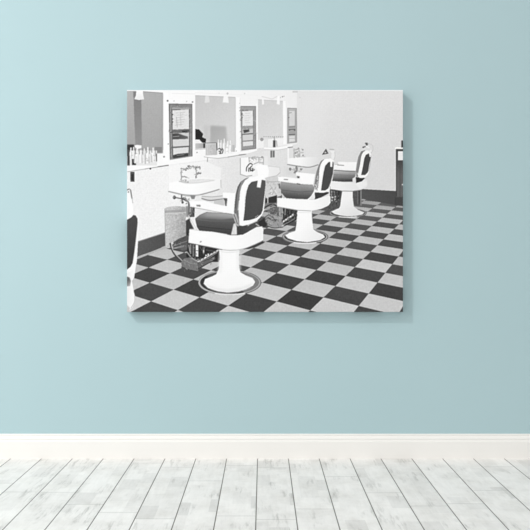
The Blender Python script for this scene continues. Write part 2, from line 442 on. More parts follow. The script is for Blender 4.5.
D(294.6, 130, .9, 110); D(289.6, 130, .7, 110)
P([(289.2, 136.2), (294.8, 136), (294.9, 141.2), (289.2, 141.8)], 222)
L([(289, 138.6), (295, 138.3)], .5, 180)

# ---- shelves, jars and bottles
part('printed_shelf')
P([(127, 165.8), (150, 163.6), (169.5, 160.6), (169.5, 165.2), (150, 168.3), (127, 171.8)], 251)
L([(127.4, 171.8), (145, 169)], 0.6, 175); L([(145, 169), (160, 166.6)], 0.6, 140); L([(158, 166.8), (168.4, 165.3)], 0.9, 120)
D(150.4, 168.7, .9, 70)
part('printed_shelf')
P([(204, 155.2), (218, 156.2), (236, 152.4), (257, 149), (257, 150.6), (245, 154.2), (218, 158.2), (204, 156.6)], 248)
L([(204, 156.8), (210, 157.8), (218, 158.4), (229, 157)], 0.7, 190); L([(228, 157), (246, 154.2)], 0.8, 165); L([(239, 155), (244.6, 154.4)], .8, 135)
L([(207.6, 158), (207.4, 161.6)], 0.8, 165)
part('printed_shelf')
P([(264, 147.4), (277, 147.4), (292.5, 144.6), (292.6, 147.2), (278, 149.8), (264, 149.4)], 250)
L([(264, 149.6), (278, 150), (290, 147.8)], 0.5, 195); L([(288, 147.5), (292.6, 147)], 0.8, 130)
def bottle(x, y0, y1, w, v=247, e=205, neck=.45):
    part('printed_bottle')
    h = y1 - y0
    P([(x - w * neck / 2, y0), (x + w * neck / 2, y0), (x + w * neck / 2, y0 + h * .25), (x + w / 2, y0 + h * .42), (x + w / 2, y1), (x - w / 2, y1), (x - w / 2, y0 + h * .42), (x - w * neck / 2, y0 + h * .25)], v, e, ax=(x - w * .1, 0, x + w / 2, 0))
R(127, 150.5, 157, 165.4, 232, own=False); R(127, 150, 130, 156, 90, soft=.3, own=False)
for x, y0, y1, w, v, e in [(130.8, 147.6, 160, 2.6, 250, 200), (133.6, 147, 162, 2.2, 248, 190), (137.3, 148, 162, 3.2, 252, 225), (140.8, 150, 163, 2.8, 250, 205), (144.4, 148.6, 164, 2.8, 240, 170),
                           (147.8, 147, 163, 2.6, 252, 215), (150.6, 151, 162, 2.2, 235, 190), (153.2, 147.4, 162, 2.6, 252, 220)]: bottle(x, y0, y1, w, v, e)
use(0)
scribble(131, 148, 156, 162, 26, 150, 250, w=.6, ln=1.6)
for x, y, h, v in [(135.3, 149, 5, 110), (139.2, 150, 4, 140), (142.7, 148.5, 6, 130), (146, 148, 5, 145), (149.4, 148.6, 5, 150), (151.8, 148.5, 4, 160), (155.4, 150, 6, 150), (142.2, 158, 5, 205), (136.7, 157, 6, 215), (149, 157, 6, 185), (152, 156, 6, 205)]:
    L([(x, y), (x + .2, y + h)], 0.8, v, a=.8)
R(127.2, 155.6, 129.8, 165.4, 78, soft=.3, own=False)
P([(132, 159), (133.8, 159), (133.9, 163), (136, 163.6), (136, 165), (132, 165)], 50, soft=.25, own=False)
part('printed_towel')
P([(134.6, 145.4), (137, 144.8), (141.4, 145.4), (141.6, 148), (138, 148.8), (135.2, 147.6)], 253)
part('printed_box')
P([(157, 153.5), (163, 153.2), (163.2, 161), (157, 161.8)], 250)
L([(156.5, 154), (156.5, 161)], 0.9, 95); L([(157, 153.3), (163, 153.2)], 0.5, 190); D(164, 156.7, .8, 130)
part('printed_wall_bracket')
P([(130.2, 171.8), (134.4, 171.8), (134.6, 181.8), (130.4, 181.8)], 95, n=8); R(131.3, 174, 133.6, 180.6, 62, soft=.4)
part('printed_box')
P([(205.4, 143.2), (217, 142.4), (217.2, 154.8), (205.6, 155.6)], 212, 196, ax=(206, 150, 217, 150), n=4)
for x in np.arange(206.5, 217, 1.7): L([(x, 145), (x + .1, 154.6)], 0.5, 180, a=.7)
L([(205.5, 143), (216.5, 142.6)], .6, 120); L([(216.8, 143.4), (217, 150)], 1.0, 85); 
for x, y0, y1, w, v, e in [(218.4, 139.6, 149, 2.0, 248, 215), (221.2, 140, 149, 2.0, 250, 190), (224.2, 138.6, 153.6, 2.6, 250, 205), (227.8, 141, 153, 2.6, 250, 215), (230.4, 140.6, 152.6, 2.2, 250, 225)]: bottle(x, y0, y1, w, v, e, .35)
bottle(233, 145, 151.8, 3.4, 200, 180, .9)
scribble(219, 142, 233, 152, 18, 170, 245, w=.6, ln=1.6); scribble(206, 144, 216, 154, 14, 165, 235, w=.6, ln=2)
part('printed_jar')
P([(217.8, 147.8), (223.4, 147.6), (223.6, 153.8), (218.2, 154.2)], 235)
for p in [[(218.3, 149), (220, 148.4), (220.6, 150)], [(219, 151), (221.2, 153.4), (219.4, 153.4)], [(222, 148.4), (223, 150), (222.4, 153.2)], [(220.8, 151.4), (221.6, 149.4)]]: L(p, 0.9, 75, s=True)
use(0)
# clutter on the third shelf
for x in np.arange(264, 284.5, 2.1): D(x, 136.7 + .3 * math.sin(x * 3), .5, 150)
D(261.8, 139.5, 1.7, 135, a=.7); P([(263.8, 137), (268, 137), (268, 147.3), (263.8, 147.3)], 225, a=.7, own=False)
P([(278, 138), (284, 139), (282, 143), (277, 141)], 243, soft=.4, own=False)
part('printed_bottle'); P([(273, 140.2), (275.4, 140.2), (275.5, 147.2), (273, 147.2)], 82, soft=.25)
L([(274, 137), (274.6, 140)], 1, 165); L([(276.4, 141), (277, 146)], 1, 180)
part('printed_wall_bracket')
R(270.3, 150.6, 274.7, 157.6, 190, own=True); R(270.4, 150.8, 272, 157.4, 115, soft=.2); R(273, 150.8, 274.5, 157.2, 105, soft=.2)

# ---- wash basins
def strokes(ps, w, v): 
    for p in ps: L(p, w, v, own=True)
b1 = part('printed_wash_basin')
P([(169, 166), (205, 161), (221, 168), (221, 180), (169, 182)], 250, a=.5, own=False)
P([(168.6, 191), (168.4, 183), (178, 181), (188, 178.6), (204, 177.4), (220.4, 179.2), (221, 188.2), (214, 190.6), (203.6, 193.4), (197, 194.7), (190.4, 194.8), (183, 194.2), (175.3, 192.6)], 253, 243, ax=(195, 180, 222, 188))
P([(179, 181), (186, 179.6), (196, 179.2), (206, 178.9), (216, 180), (206, 181.8), (194, 183), (184, 182.6)], 230, s=True, soft=.3, n=5); L([(179, 181.3), (184, 182.8), (190, 183.2), (200, 182.6), (214, 180.4)], 0.7, 214, s=True); L([(179, 181.2), (188.5, 182.6)], .6, 185)
L([(168.7, 191.5), (175.3, 193), (183, 194.7), (190.4, 195.3), (197, 195.2), (203.6, 193.9), (214, 191), (219, 189.4)], 1.2, 165, s=True)
L([(220.8, 180), (221, 187.5)], 0.6, 185); L([(182, 195.3), (191, 196.2), (200, 195)], 1.0, 200, s=True)
L([(168.6, 183), (168.6, 191)], .5, 236)
part('printed_tap', b1)
strokes([[(181.4, 168.4), (181.2, 174), (181.6, 180.6)], [(181, 168.6), (184.5, 169), (188, 168.4)], [(188.4, 166), (192, 166.6), (196, 167.6), (200.2, 167.6)], [(195.8, 168.4), (196.4, 173), (195.8, 178)]], 1.0, 172)
strokes([[(197, 174), (200.6, 173.2)], [(182, 177), (184.4, 176.4), (187, 177.6)], [(199.8, 166.6), (200, 169)], [(187.6, 166), (190, 168.6)]], 1.0, 145)
for x, y in [(181.2, 168.6), (188.8, 166), (196, 168), (200.5, 173.4), (185.8, 170.2), (196, 176.6)]: D(x, y, .7, 110)
for x, y in [(183, 180.6), (188, 181.8), (186, 180)]: D(x, y, .5, 140)
L([(190.5, 166.8), (194, 167.2)], 0.5, 220)
scribble(181, 167.5, 188, 170, 10, 110, 200); scribble(188, 165.4, 200, 168, 16, 110, 225); scribble(195.4, 168, 197, 178, 10, 120, 225, ln=1.5)
scribble(180.6, 169, 182.2, 180, 8, 130, 225, ln=1.5); scribble(182, 176, 188, 182, 12, 140, 230); scribble(197, 172, 201, 175, 5, 90, 200, ln=1.2)
part('printed_pipe', b1)
P([(190.2, 195.6), (195.6, 195.4), (194.4, 199), (191.6, 199)], 140, own=True, soft=.2)
strokes([[(174.4, 197.4), (180, 198.4), (184.6, 199.2)]], 1.2, 120); E(174.4, 197.4, 1.6, 1.9, 95); D(173.8, 197, .6, 190)
strokes([[(181.6, 195.2), (181.6, 199)], [(182, 199.5), (182.4, 203)]], 1.3, 110)
E(183.6, 198.8, 1.8, 1.5, 105); D(184.4, 198, .6, 215); E(182.6, 202.4, 1.2, 1.2, 95)
L([(185, 200), (188, 202), (189, 206), (188.2, 214)], 1.7, 95, s=True, own=True); L([(186.4, 200.4), (188.4, 203.4)], .6, 200)
P([(189, 206.6), (194.8, 207.2), (194.4, 216.8), (188.6, 217.4)], 95, n=10)
L([(190.2, 208), (190, 215)], 0.9, 185); L([(193.6, 208), (193.2, 215)], 0.8, 65); L([(191.8, 208), (191.4, 214)], 1.0, 125); D(189, 216.4, .8, 225)
scribble(189, 206, 194, 216, 10, 60, 190, ln=1.5); scribble(181, 197, 189, 204, 10, 60, 215, ln=1.5)
L([(186.6, 207), (187, 216)], .8, 60)
b2 = part('printed_wash_basin')
P([(240.4, 158), (262, 156), (268, 156), (268, 166), (279.4, 167.4), (280, 172.6), (276.6, 175.4), (268, 177.4), (256, 176), (247, 176.4), (240.4, 174.4)], 248, 236, ax=(250, 165, 275, 170))
L([(240.3, 158.4), (240.4, 174.4), (246.5, 176.2), (252, 175.4)], 0.7, 165)
P([(264, 150.5), (270, 150.5), (270, 165), (264, 165)], 230, a=.7, own=False)
L([(268, 166), (279.6, 167.4), (280.2, 172)], .5, 205); L([(280, 172.6), (276.6, 175.8), (268, 177.6)], .9, 200)
part('printed_tap', b2)
strokes([[(249, 157.6), (249.4, 163)], [(249, 157.6), (254, 158), (258, 157)], [(254, 164), (258, 162.4), (263, 162.8)]], 1.1, 185)
strokes([[(253, 157), (262.6, 157.6)], [(259, 158), (259, 161.6)], [(263.4, 157), (263.4, 164.6)]], 1.1, 188)
D(262, 156.9, .7, 120); D(252, 158, .7, 130)
scribble(249, 156.5, 263, 159, 18, 140, 235); scribble(249, 159, 263, 164, 16, 170, 245)
scribble(246.4, 164, 253, 171, 10, 50, 240, ln=1.6)
for p in [[(246.4, 171), (246.6, 167.6), (248.6, 165)], [(248.6, 171.2), (249, 168)], [(250.6, 171), (250.2, 168), (251.8, 166)], [(252.8, 171), (252.6, 168.4)], [(248.4, 164.8), (250.6, 163.4), (252.6, 164.8)], [(251, 170.6), (254.4, 169.8)]]: L(p, 0.9, 55, s=True, own=True)
b3 = part('printed_wash_basin')
P([(287.6, 148), (289, 148), (289, 158.2), (300, 157), (317, 157), (320, 160), (318, 164.4), (309.4, 166.8), (300, 166), (287.6, 164.2)], 247, 226, ax=(300, 160, 318, 164))
P([(289, 148.5), (306, 148), (306, 157.4), (289, 158.2)], 226, own=False, a=.8)
L([(287.6, 164.5), (300, 166.4), (309.4, 167.2), (318, 164.8)], 1.0, 150, s=True)
part('printed_tap', b3)
strokes([[(294, 149), (294.2, 157.4)], [(294, 149.6), (298.6, 149.2)], [(297, 152), (303, 152.6)], [(299, 148.6), (299.4, 156.6)], [(295, 155.6), (299.6, 156)]], 1.2, 182)
for x, y in [(298.4, 148.4), (302.8, 149.8), (297.2, 152.2), (303, 155.4), (295.4, 153)]: D(x, y, .7, 125)
scribble(293.6, 148.4, 303.6, 157, 30, 165, 240)
part('printed_pipe', b3)
E(290.2, 169.2, 1.3, 1.5, 105); L([(291, 169), (296, 171)], .8, 175, own=True)
P([(295.6, 166.4), (298, 166.2), (297.6, 171), (295, 173.6), (293.4, 173), (295.2, 170)], 105, soft=.2); scribble(293, 166, 304, 172, 12, 110, 220, ln=1.5); D(295.4, 169.8, .8, 190); D(301, 169.4, 1.1, 120)
P([(286, 168), (318, 168), (318, 180), (296, 176), (286, 176)], 205, a=.35, soft=1.5, own=False)

# ---- things between the chairs (under the second basin)
use(0)
P([(265.5, 178), (281, 176), (281, 196), (265.5, 199)], 213, own=False, n=5)
L([(266, 182), (280, 181.4)], 0.8, 180); L([(270, 185), (277, 196)], .9, 190); L([(271, 190), (272, 196)], .8, 235); L([(276, 187), (272, 195)], .8, 180)
L([(278, 184), (285, 197)], 0.9, 150)
scribble(266, 178, 281, 196, 22, 160, 235, ln=3, w=.8)
P([(268.4, 197.4), (277, 195.2), (277.2, 203), (269, 203.4)], 62, soft=.2, own=False)
P([(264.8, 198), (267, 198), (267, 202.8), (264.8, 202.6)], 55, soft=.2, own=False); L([(267.6, 192), (267.8, 203)], .8, 215)
P([(264, 203.4), (278, 203), (278, 210), (264, 210)], 150, a=.8, soft=.6, own=False)
L([(264, 208), (271, 204.5), (277, 206)], 1.4, 75, s=True); scribble(263, 203, 279, 214, 16, 70, 190, ln=3)

# ---- counter at the right edge
part('printed_counter')
R(401.3, 140.4, 403, 148, 72, soft=.3)
P([(396, 148.6), (403, 148.6), (403, 205.6), (396, 204.6)], 78, 104, ax=(399, 160, 399, 175), n=3)
P([(394.4, 148), (397, 147), (403, 147.6), (403, 149), (396, 148.9)], 250)
R(398, 151.2, 403, 160.3, 236)
L([(396.3, 149.4), (396.4, 196)], .8, 66); L([(400, 163), (400, 198)], .5, 80); D(402.6, 184.6, .8, 215)
P([(395, 197), (403, 197), (403, 206), (395, 205)], 66, a=.7, soft=.5, own=False)

# ---- waste bin
part('printed_waste_bin')
P([(185.6, 221), (190, 218), (189.6, 236), (186, 240)], 62, own=False, soft=.4); P([(186, 206), (188.4, 206), (188.4, 217), (186, 217)], 150, own=False, soft=.5)
P([(164.6, 208.4), (168, 206.8), (176, 206), (185.6, 206.8), (186.2, 240), (184, 247), (176, 248.6), (168, 248), (165.6, 246.5)], 202, 170, ax=(170, 220, 187, 222), n=14)
scribble(166, 214, 184, 245, 60, 140, 225, w=.5, ln=1.6, a=.6)
P([(165, 210.6), (186, 209.4), (186, 211.8), (165, 213)], 150, a=.55, soft=.3)
L([(165.3, 213.6), (185.8, 212.6)], .6, 215); L([(164.8, 209), (165.5, 246)], .6, 170)

# ---- barber chairs
def ring(cx, cy, rx, ry, w, inner=72):
    E(cx, cy, rx, ry, 150); E(cx, cy - .1, rx - w * .35, ry - w * .2, 178); E(cx, cy - .2, rx - w * .75, ry - w * .45, inner)
    L(arc(cx, cy, rx - .3, ry - .3, 60, 120), .9, 235); L(arc(cx, cy, rx - .1, ry, 130, 230), .7, 120); L(arc(cx, cy, rx, ry, -70, 60), .6, 95)

# fourth chair, farthest
c = part('printed_barber_chair', None, 'printed barber chair farthest back, beside the bare wall')
part('printed_footrest', c)
P([(329.8, 190), (341, 190), (340.6, 203), (330, 206)], 76, n=14)
P([(326, 206), (334, 200), (341, 203), (339, 208), (330, 211.5), (325.4, 211)], 92, n=12)
L([(331.4, 191), (331.6, 198)], .9, 160); L([(334.6, 191), (334.4, 198)], .6, 130); L([(338.6, 191), (338.4, 199)], .7, 50)
for x, y in [(332.6, 197.4), (335.2, 196.6), (334.8, 199.4), (331.8, 200.4)]: D(x, y, .9, 205)
scribble(330, 191, 340, 204, 18, 50, 190, ln=2)
part('printed_lever', c)
P([(352.6, 190), (361, 189.6), (361.4, 205), (353.6, 206)], 92, n=7); L([(361, 190), (361, 205)], 1.3, 140); L([(357.6, 191), (357.8, 204)], .8, 120); L([(359.3, 190.4), (359.2, 204)], .7, 65)
part('printed_base_ring', c); ring(348, 213.2, 18.2, 4.4, 1.6)
part('printed_pedestal', c)
P([(342.4, 190), (352.6, 190), (352.9, 199), (353.9, 206.6), (358, 209.8), (364.4, 212.4), (362.4, 214.6), (355, 216), (347.6, 216.4), (340, 215.4), (334.4, 214), (331.2, 211.6), (338.8, 208.4), (340.2, 206), (341, 199)], 243, 228, ax=(345, 200, 353, 214))
use(c)
P([(331, 181.2), (341, 182.3), (352.6, 182.7), (361, 181), (366.6, 179.4), (367.4, 186), (364.6, 188.6), (359, 190.2), (350, 191), (341, 190.6), (330.2, 189)], 240, 228, ax=(340, 185, 366, 187))
L([(341, 191), (353, 191.2), (361, 190)], .7, 130); P([(355, 184), (367, 181), (367.2, 185), (360, 189)], 250, a=.4, soft=.5)
part('printed_seat', c)
P([(333.6, 169.4), (345, 170.4), (356, 171), (355.4, 176), (352.8, 181.8), (340, 181.6), (331.6, 180.8)], 205, 76, ax=(344, 170, 344.4, 181), n=3)
L([(334, 174.6), (354.6, 175.6)], .8, 120, a=.6); L([(334, 177.4), (353, 178.2)], .6, 140, a=.5); L([(334, 170.4), (355, 171.6)], .7, 110)
P([(355.8, 177), (365.2, 178), (361.6, 181.4), (356, 183)], 60); P([(352.4, 178.6), (355.4, 176.6), (355.8, 182.6), (352.4, 182.8)], 226, soft=.2)
part('printed_armrest', c)
P([(338, 161.8), (356.6, 162), (355.6, 170.4), (345, 170), (333.8, 169.2), (334, 164.8), (338.2, 165)], 246)
L([(337.6, 165), (341, 165.2), (343.8, 165.4)], .7, 130); L([(335, 164.6), (338.4, 164.2)], .6, 200)
part('printed_backrest', c)
P([(361, 151.4), (365, 150.2), (366, 153), (361, 166), (359, 177), (356.4, 176.5), (355.8, 171), (356.8, 164.4), (358.2, 157)], 150, 120, ax=(356, 165, 361, 166))
L([(357, 173), (359, 176)], .8, 215)
P([(367.4, 150.4), (363.6, 151.8), (361.4, 156), (360, 164.4), (358.2, 173), (358.4, 177), (361.6, 178), (366.2, 176.6), (368.6, 172.6), (370.2, 164.6), (371.4, 157.8), (370.4, 152.4)], 245, s=True)
P([(368.7, 153.4), (365.8, 154.8), (364.2, 158.8), (362.8, 167), (361.2, 174.9), (365.2, 175), (367.9, 172.2), (369.3, 164.4), (370.7, 158), (370.4, 155)], 80, n=2)
L([(369.3, 152.6), (370, 156.4)], 1.0, 238); L([(371.2, 156), (370.3, 163.4), (368.6, 171)], .6, 175)
part('printed_headrest', c)
L([(363, 147.2), (365.4, 146.4), (367.8, 143.6), (365.4, 143.2)], 1.2, 110, s=True, own=True); D(366.4, 144, .9, 85); D(363.3, 147.2, .8, 80)
L([(368, 143.4), (372, 145), (373, 149.4), (371, 153)], .9, 208, s=True); L([(366, 146), (369, 147.6)], 1.2, 240); D(370.6, 151, 1.2, 236)

# third chair
c = part('printed_barber_chair', None, 'printed barber chair, third from the left')
part('printed_footrest', c)
P([(263.5, 217.4), (270, 213.4), (280, 216.4), (284, 221), (281, 227.4), (270, 227.6), (264.6, 223)], 160, n=8)
L([(264, 218.4), (269, 215), (276, 221)], .8, 105, s=True); L([(268, 217.6), (272.4, 220), (276.4, 219.8)], 1.1, 80, s=True); L([(266.4, 225.6), (274, 228), (283, 227)], 1.0, 90, s=True)
P([(258.6, 221), (263.4, 220), (268, 224), (265, 227), (259, 225.5)], 62, soft=.3, n=6)
P([(270, 207), (279, 206.4), (279, 216), (270, 214)], 110, n=16)
P([(282.6, 207.4), (297, 209), (296.6, 220), (287, 225), (281.6, 222)], 66, n=12)
P([(278.8, 207), (282.6, 207), (282.8, 219.4), (279, 219)], 170, n=8); L([(281, 208), (281.2, 217)], .7, 120)
L([(285.3, 209), (285, 214.8)], 1.0, 150); L([(290, 210), (289.6, 214)], .6, 120)
L([(283.2, 221.6), (288, 218.4), (293.2, 215)], 1.7, 165, own=True)
for x, y in [(283.8, 221.3), (286, 219.6), (288.3, 217.8), (290.6, 216.6), (292.8, 214.6)]: D(x, y, .8, 240)
scribble(266, 206, 284, 226, 34, 75, 200, ln=2.5); scribble(284, 209, 296, 222, 18, 50, 180, ln=2)
L([(284, 224.4), (289, 222), (294, 219)], 1.0, 130); L([(284, 226), (290, 223)], .9, 60)
part('printed_base_ring', c); ring(305.2, 236.8, 22.8, 7.0, 2.4)
part('printed_pedestal', c)
P([(297.6, 209), (311.6, 209), (312.2, 220), (313.2, 229), (316.6, 231.8), (323.2, 234.4), (325, 237.2), (320, 240.2), (307.4, 242.2), (297, 241.2), (288, 238.4), (285, 235.2), (289.4, 232.8), (295.2, 231.2), (296.2, 226), (297.2, 216)], 252, 238, ax=(302, 225, 318, 240))
L([(298, 212.4), (311.6, 212.8)], .5, 226)
use(c)
P([(277, 197.8), (286, 198), (300, 199.2), (314.4, 199.8), (321, 197.4), (328.8, 193.8), (330.4, 196.8), (330.4, 203), (328.4, 205.6), (321, 209), (311.4, 210.8), (298, 210), (277, 206.4)], 251, 240, ax=(310, 200, 330, 204))
L([(277, 206.8), (297, 210.2), (311, 211)], .6, 160); L([(321, 197.6), (330, 194.4)], .8, 215)
part('printed_seat', c)
P([(281, 181.4), (296, 183), (312.4, 184.6), (314.8, 187.6), (313.6, 191.6), (311, 196), (307.4, 199.2), (297, 199), (286.4, 198.2), (283, 195), (281.6, 192), (280, 187.2)], 162, 88, ax=(298, 185, 297, 197), n=3)
P([(290, 184), (302, 184.6), (301, 192), (288, 190)], 150, a=.35, soft=1.5)
L([(282, 190), (300, 192), (313, 191)], .6, 85, a=.6); L([(279.4, 188), (279.4, 184)], 1.2, 110); L([(278.6, 190), (284, 198)], 1.0, 205)
P([(311.4, 196.4), (314, 193), (314.6, 199.6), (309.6, 199.6)], 236, soft=.2)
P([(314.8, 192.6), (328.8, 192), (328.6, 193.6), (321, 197.4), (315, 199.4)], 70, n=4)
part('printed_armrest', c)
P([(278, 176.6), (286, 177), (297.2, 178.4), (299.6, 178), (299.4, 176.8), (296, 175.2), (296, 172.2), (305, 173), (315, 174), (314.2, 180), (313, 184.6), (304, 184.2), (293.6, 183.2), (278.4, 181.2)], 253)
L([(284.2, 179.4), (287.6, 179.6)], 1.0, 150); P([(297, 176), (299.6, 176.4), (299.4, 178.2), (297.2, 178)], 85, soft=.2); L([(297, 183.6), (300, 184.2)], .8, 80)
part('printed_backrest', c)
P([(324, 159.2), (321, 161), (318.6, 165.4), (316.4, 172), (315, 180), (314.2, 186), (317.6, 190.4), (320, 189), (324, 166)], 148, 120, ax=(315, 175, 320, 176))
L([(317.8, 176), (317, 186)], .9, 205); scribble(314.6, 178, 318.5, 190, 8, 90, 225, ln=1.8); L([(315.4, 184.6), (318, 190)], 1.0, 215)
P([(331, 158.6), (326, 158.8), (323, 160.6), (320.7, 164.4), (319.3, 170.4), (318.9, 178), (318, 187), (317.8, 191.6), (320.6, 192.8), (326.4, 192), (329.6, 188.4), (332.8, 178), (334.2, 166), (333.6, 160)], 252, s=True)
P([(333.2, 161.6), (328.6, 162), (325.2, 165.8), (323.6, 172), (322.4, 180), (321, 190.6), (325, 190.6), (328.4, 188.2), (330.6, 182), (333, 173), (333.8, 165)], 82, n=2)
P([(330.2, 159), (332.6, 159.6), (332.2, 167), (330.2, 166.6)], 250); L([(334, 162), (333, 175), (329.4, 187)], .6, 190)
part('printed_headrest', c)
P([(321.8, 154.8), (324, 151.4), (326, 148.6), (328.6, 153.6), (325, 154.4)], 108, n=14); D(325.4, 152.6, .8, 200); D(326.6, 151, .6, 60); D(323.4, 153.8, .7, 70); D(327.4, 153, .6, 70)
P([(328.6, 149.4), (333, 149), (335, 152), (334.6, 157), (333.4, 160.6), (331, 159), (331.6, 153)], 236, own=True); L([(330, 149.4), (333.6, 149.6)], 1.3, 190); L([(334.6, 152), (335, 156), (333.8, 160)], .6, 205, s=True)
P([(322.5, 155.4), (330, 154), (331.4, 158.4), (324, 159)], 220)

# second chair, the large one in front
c = part('printed_barber_chair', None, 'printed barber chair shown largest, in front of the waste bin')
part('printed_footrest', c)
P([(171.4, 243.4), (178.8, 238.6), (187.4, 235.2), (190.4, 236), (189.6, 243.4), (182, 245.6), (173.4, 248)], 92, n=9)
D(172.4, 243.4, 1.2, 225); L([(173, 246.2), (180, 243.4), (187, 241)], .8, 135)
P([(176, 247.6), (184, 245), (188.6, 245), (188, 249), (183, 251)], 120, a=.6, soft=.5, n=8, own=False)
L([(170.2, 243.6), (171.6, 249), (175, 255), (182.6, 262.6)], 1.6, 75, s=True, own=True); L([(171.4, 245), (173, 250), (176.4, 255), (182, 260.6)], .7, 205, s=True)
part('printed_footrest_bracket', c)
P([(188.4, 242.4), (204, 245.6), (219.4, 249), (218.6, 262), (212, 262), (198, 268), (190, 262), (186, 256)], 58, n=7)
P([(181, 262.4), (184, 258.6), (190, 257.4), (197.4, 261), (198.4, 271.4), (190, 269.6), (182, 267)], 128, n=9); L([(181.6, 267), (190, 270), (198, 271.8)], .9, 75); L([(184, 260), (190, 263), (197, 264)], .7, 170, a=.7)
P([(197.4, 263.4), (206, 260.4), (214.6, 256.4), (215.4, 259), (207, 264.4), (198.6, 269.6)], 108, n=6); D(213.4, 258.4, 1.0, 150); L([(198.2, 268.8), (206, 264.6), (215, 259.6)], .7, 60)
R(190, 244, 191.2, 254, 150, soft=.2); R(192.4, 244.4, 194.2, 256.4, 128, soft=.3)
R(195.7, 244.8, 198.3, 256.8, 250); L([(195.6, 250.6), (198.4, 250.8)], .8, 130)
R(203, 247, 204.2, 253, 226, soft=.2); L([(188.8, 245), (190, 252)], .8, 180)
L([(187, 252), (192, 258), (197.6, 261)], .8, 190, s=True)
L([(198.2, 261.6), (207, 256.8), (218, 250.4)], 1.7, 205, own=True)
for t in np.linspace(0.1, .9, 6): D(198.2 + 19.8 * t, 261 - 11.2 * t + .2, .55, 75 if t < .75 else 140)
L([(199.6, 262), (209, 258), (217, 252.6)], .7, 150)
for x, y in [(206, 255.4), (208.2, 254.4), (205.4, 257.6)]: D(x, y, .8, 250)
L([(206, 250), (216, 251.6)], .6, 100)
scribble(190, 244, 206, 262, 22, 50, 165, ln=2.5); scribble(184, 258, 198, 270, 16, 80, 190, ln=2.2); scribble(172, 240, 188, 247, 14, 65, 170, ln=2.2); scribble(200, 257, 216, 264, 12, 70, 200, ln=2)
part('printed_base_ring', c)
E(229.6, 282.6, 31.4, 12.6, 120); E(229.6, 282.5, 31.0, 12.2, 172); E(229.6, 282.4, 29.4, 11.2, 92, n=3)
P(np.vstack([arc(229.6, 282.4, 29.3, 11.1, -60, 62), arc(229.6, 282, 25, 8.6, 62, -60)]), 132, n=6)
P(np.vstack([arc(229.6, 282.4, 29.3, 11.1, 115, 215), arc(229.6, 282, 25.5, 9, 215, 115)]), 62)
L(arc(229.6, 282.6, 30.9, 12.1, 60, 118), .9, 240); L(arc(229.6, 282.6, 30.6, 11.9, 118, 215), .7, 205); L(arc(229.6, 282.6, 31.3, 12.5, -50, 60), .6, 100)
L(arc(229.6, 282.4, 28.8, 10.8, 62, 75), 1.2, 60)
part('printed_pedestal', c)
P([(218.8, 248), (239.4, 248), (238.8, 259), (239.2, 267.4), (240.4, 272), (245, 275), (252.6, 278), (255.2, 282), (253, 285.6), (246, 289.2), (238.3, 291.4), (227.7, 292.6), (217.2, 291.2), (208, 288), (203.6, 283.6), (205, 279), (211, 276.8), (216, 274.4), (218.8, 269), (219.9, 257.5)], 253, 249, ax=(225, 260, 225, 292))
P([(236, 252), (240.2, 252), (241, 270), (237, 270)], 238, a=.6, soft=.8, own=False)
P([(204, 284), (217, 288), (227, 289.4), (242, 287), (253, 283), (250, 288), (238, 291.6), (227, 292.6), (212, 290)], 232, a=.7, soft=.8, own=False)
P([(218.8, 252), (222.6, 252), (222, 272), (217.4, 274)], 240, a=.6, soft=.8, own=False)
L([(219.4, 251.4), (229, 252.4), (240, 251.4)], .6, 225, s=True); L([(219, 249.4), (230, 250.4), (240, 249.8)], .8, 195)
use(c)
P([(189.4, 229.4), (201.7, 231), (215, 232.2), (230, 235.2), (237.6, 235.2), (243.3, 234.4), (256.6, 227.4), (262.2, 226.2), (263.4, 230), (263.2, 239.8), (258, 243), (246.4, 247.6), (236.7, 249.8), (224.6, 249.6), (215, 247.8), (188.4, 242.6)], 253, 246, ax=(230, 240, 262, 235))
L([(188.6, 243), (215, 248.2), (222, 249.6)], .7, 120); L([(189.6, 229.3), (202, 230.8), (215, 232)], .5, 205); D(200.8, 241.7, .7, 140); D(200, 242, .5, 200)
L([(244, 249), (263, 240.6)], .7, 200)
P([(243, 249.2), (254, 245.4), (263, 240.8), (264, 243), (256, 247), (249, 249)], 75, soft=.3, own=False)
part('printed_seat', c)
P([(195.1, 218.7), (200, 214.8), (206.6, 212), (215, 212.6), (226, 213), (232.6, 213.8), (235.2, 217), (235.4, 224), (233.6, 229), (231.4, 234.6), (224.4, 233.6), (212, 231.6), (199.6, 230.7), (197.2, 228), (196, 223)], 104, 78, ax=(214, 218, 213, 231), n=2)
P([(195.6, 218.6), (200, 215), (206.8, 212.2), (226, 213.2), (233, 214.2), (234.6, 218), (222, 219.6), (208, 219)], 176, 120, ax=(214, 212.4, 213, 219.8), soft=.6)
P([(206, 214), (222, 213.6), (224, 216), (206, 216.6)], 172, a=.6, soft=1.0, own=False)
L([(196, 219.4), (210, 221), (234, 221)], .6, 128, a=.6); L([(197, 226), (212, 228), (232, 229.6)], .8, 66, a=.7)
P([(189.8, 218.6), (192, 220), (198.4, 229.6), (196.4, 230)], 222, soft=.2); L([(192, 220), (198, 229.4)], .7, 245)
P([(186.6, 220), (190, 221), (194, 229), (189, 229), (186.6, 233)], 74, own=False, soft=.3)
P([(233.6, 224), (235.4, 223), (237, 228), (236.9, 234.6), (231, 234.8)], 224, soft=.3, n=5)
P([(236.6, 226), (248, 226), (258.4, 222.6), (256.8, 226.6), (243, 234.6), (237.2, 235)], 74, 90, ax=(240, 232, 256, 224), n=3); L([(256, 224), (259, 226)], 1, 190)
use(c)
P([(258, 222), (265, 217), (266, 226), (262.6, 227)], 60, own=False, soft=.5)
part('printed_armrest', c)
P([(202, 196.4), (212, 197.4), (222.6, 196), (222.4, 198.4), (216, 200), (206, 199.4), (201.6, 198)], 222, s=True); L([(202, 196.3), (212, 196.9), (222.4, 195.8)], .6, 165); L([(202, 198.6), (210, 200.4), (222.6, 199)], 1.2, 145, s=True)
P([(214, 200.6), (224, 199), (224, 206), (214, 204)], 205, own=False)
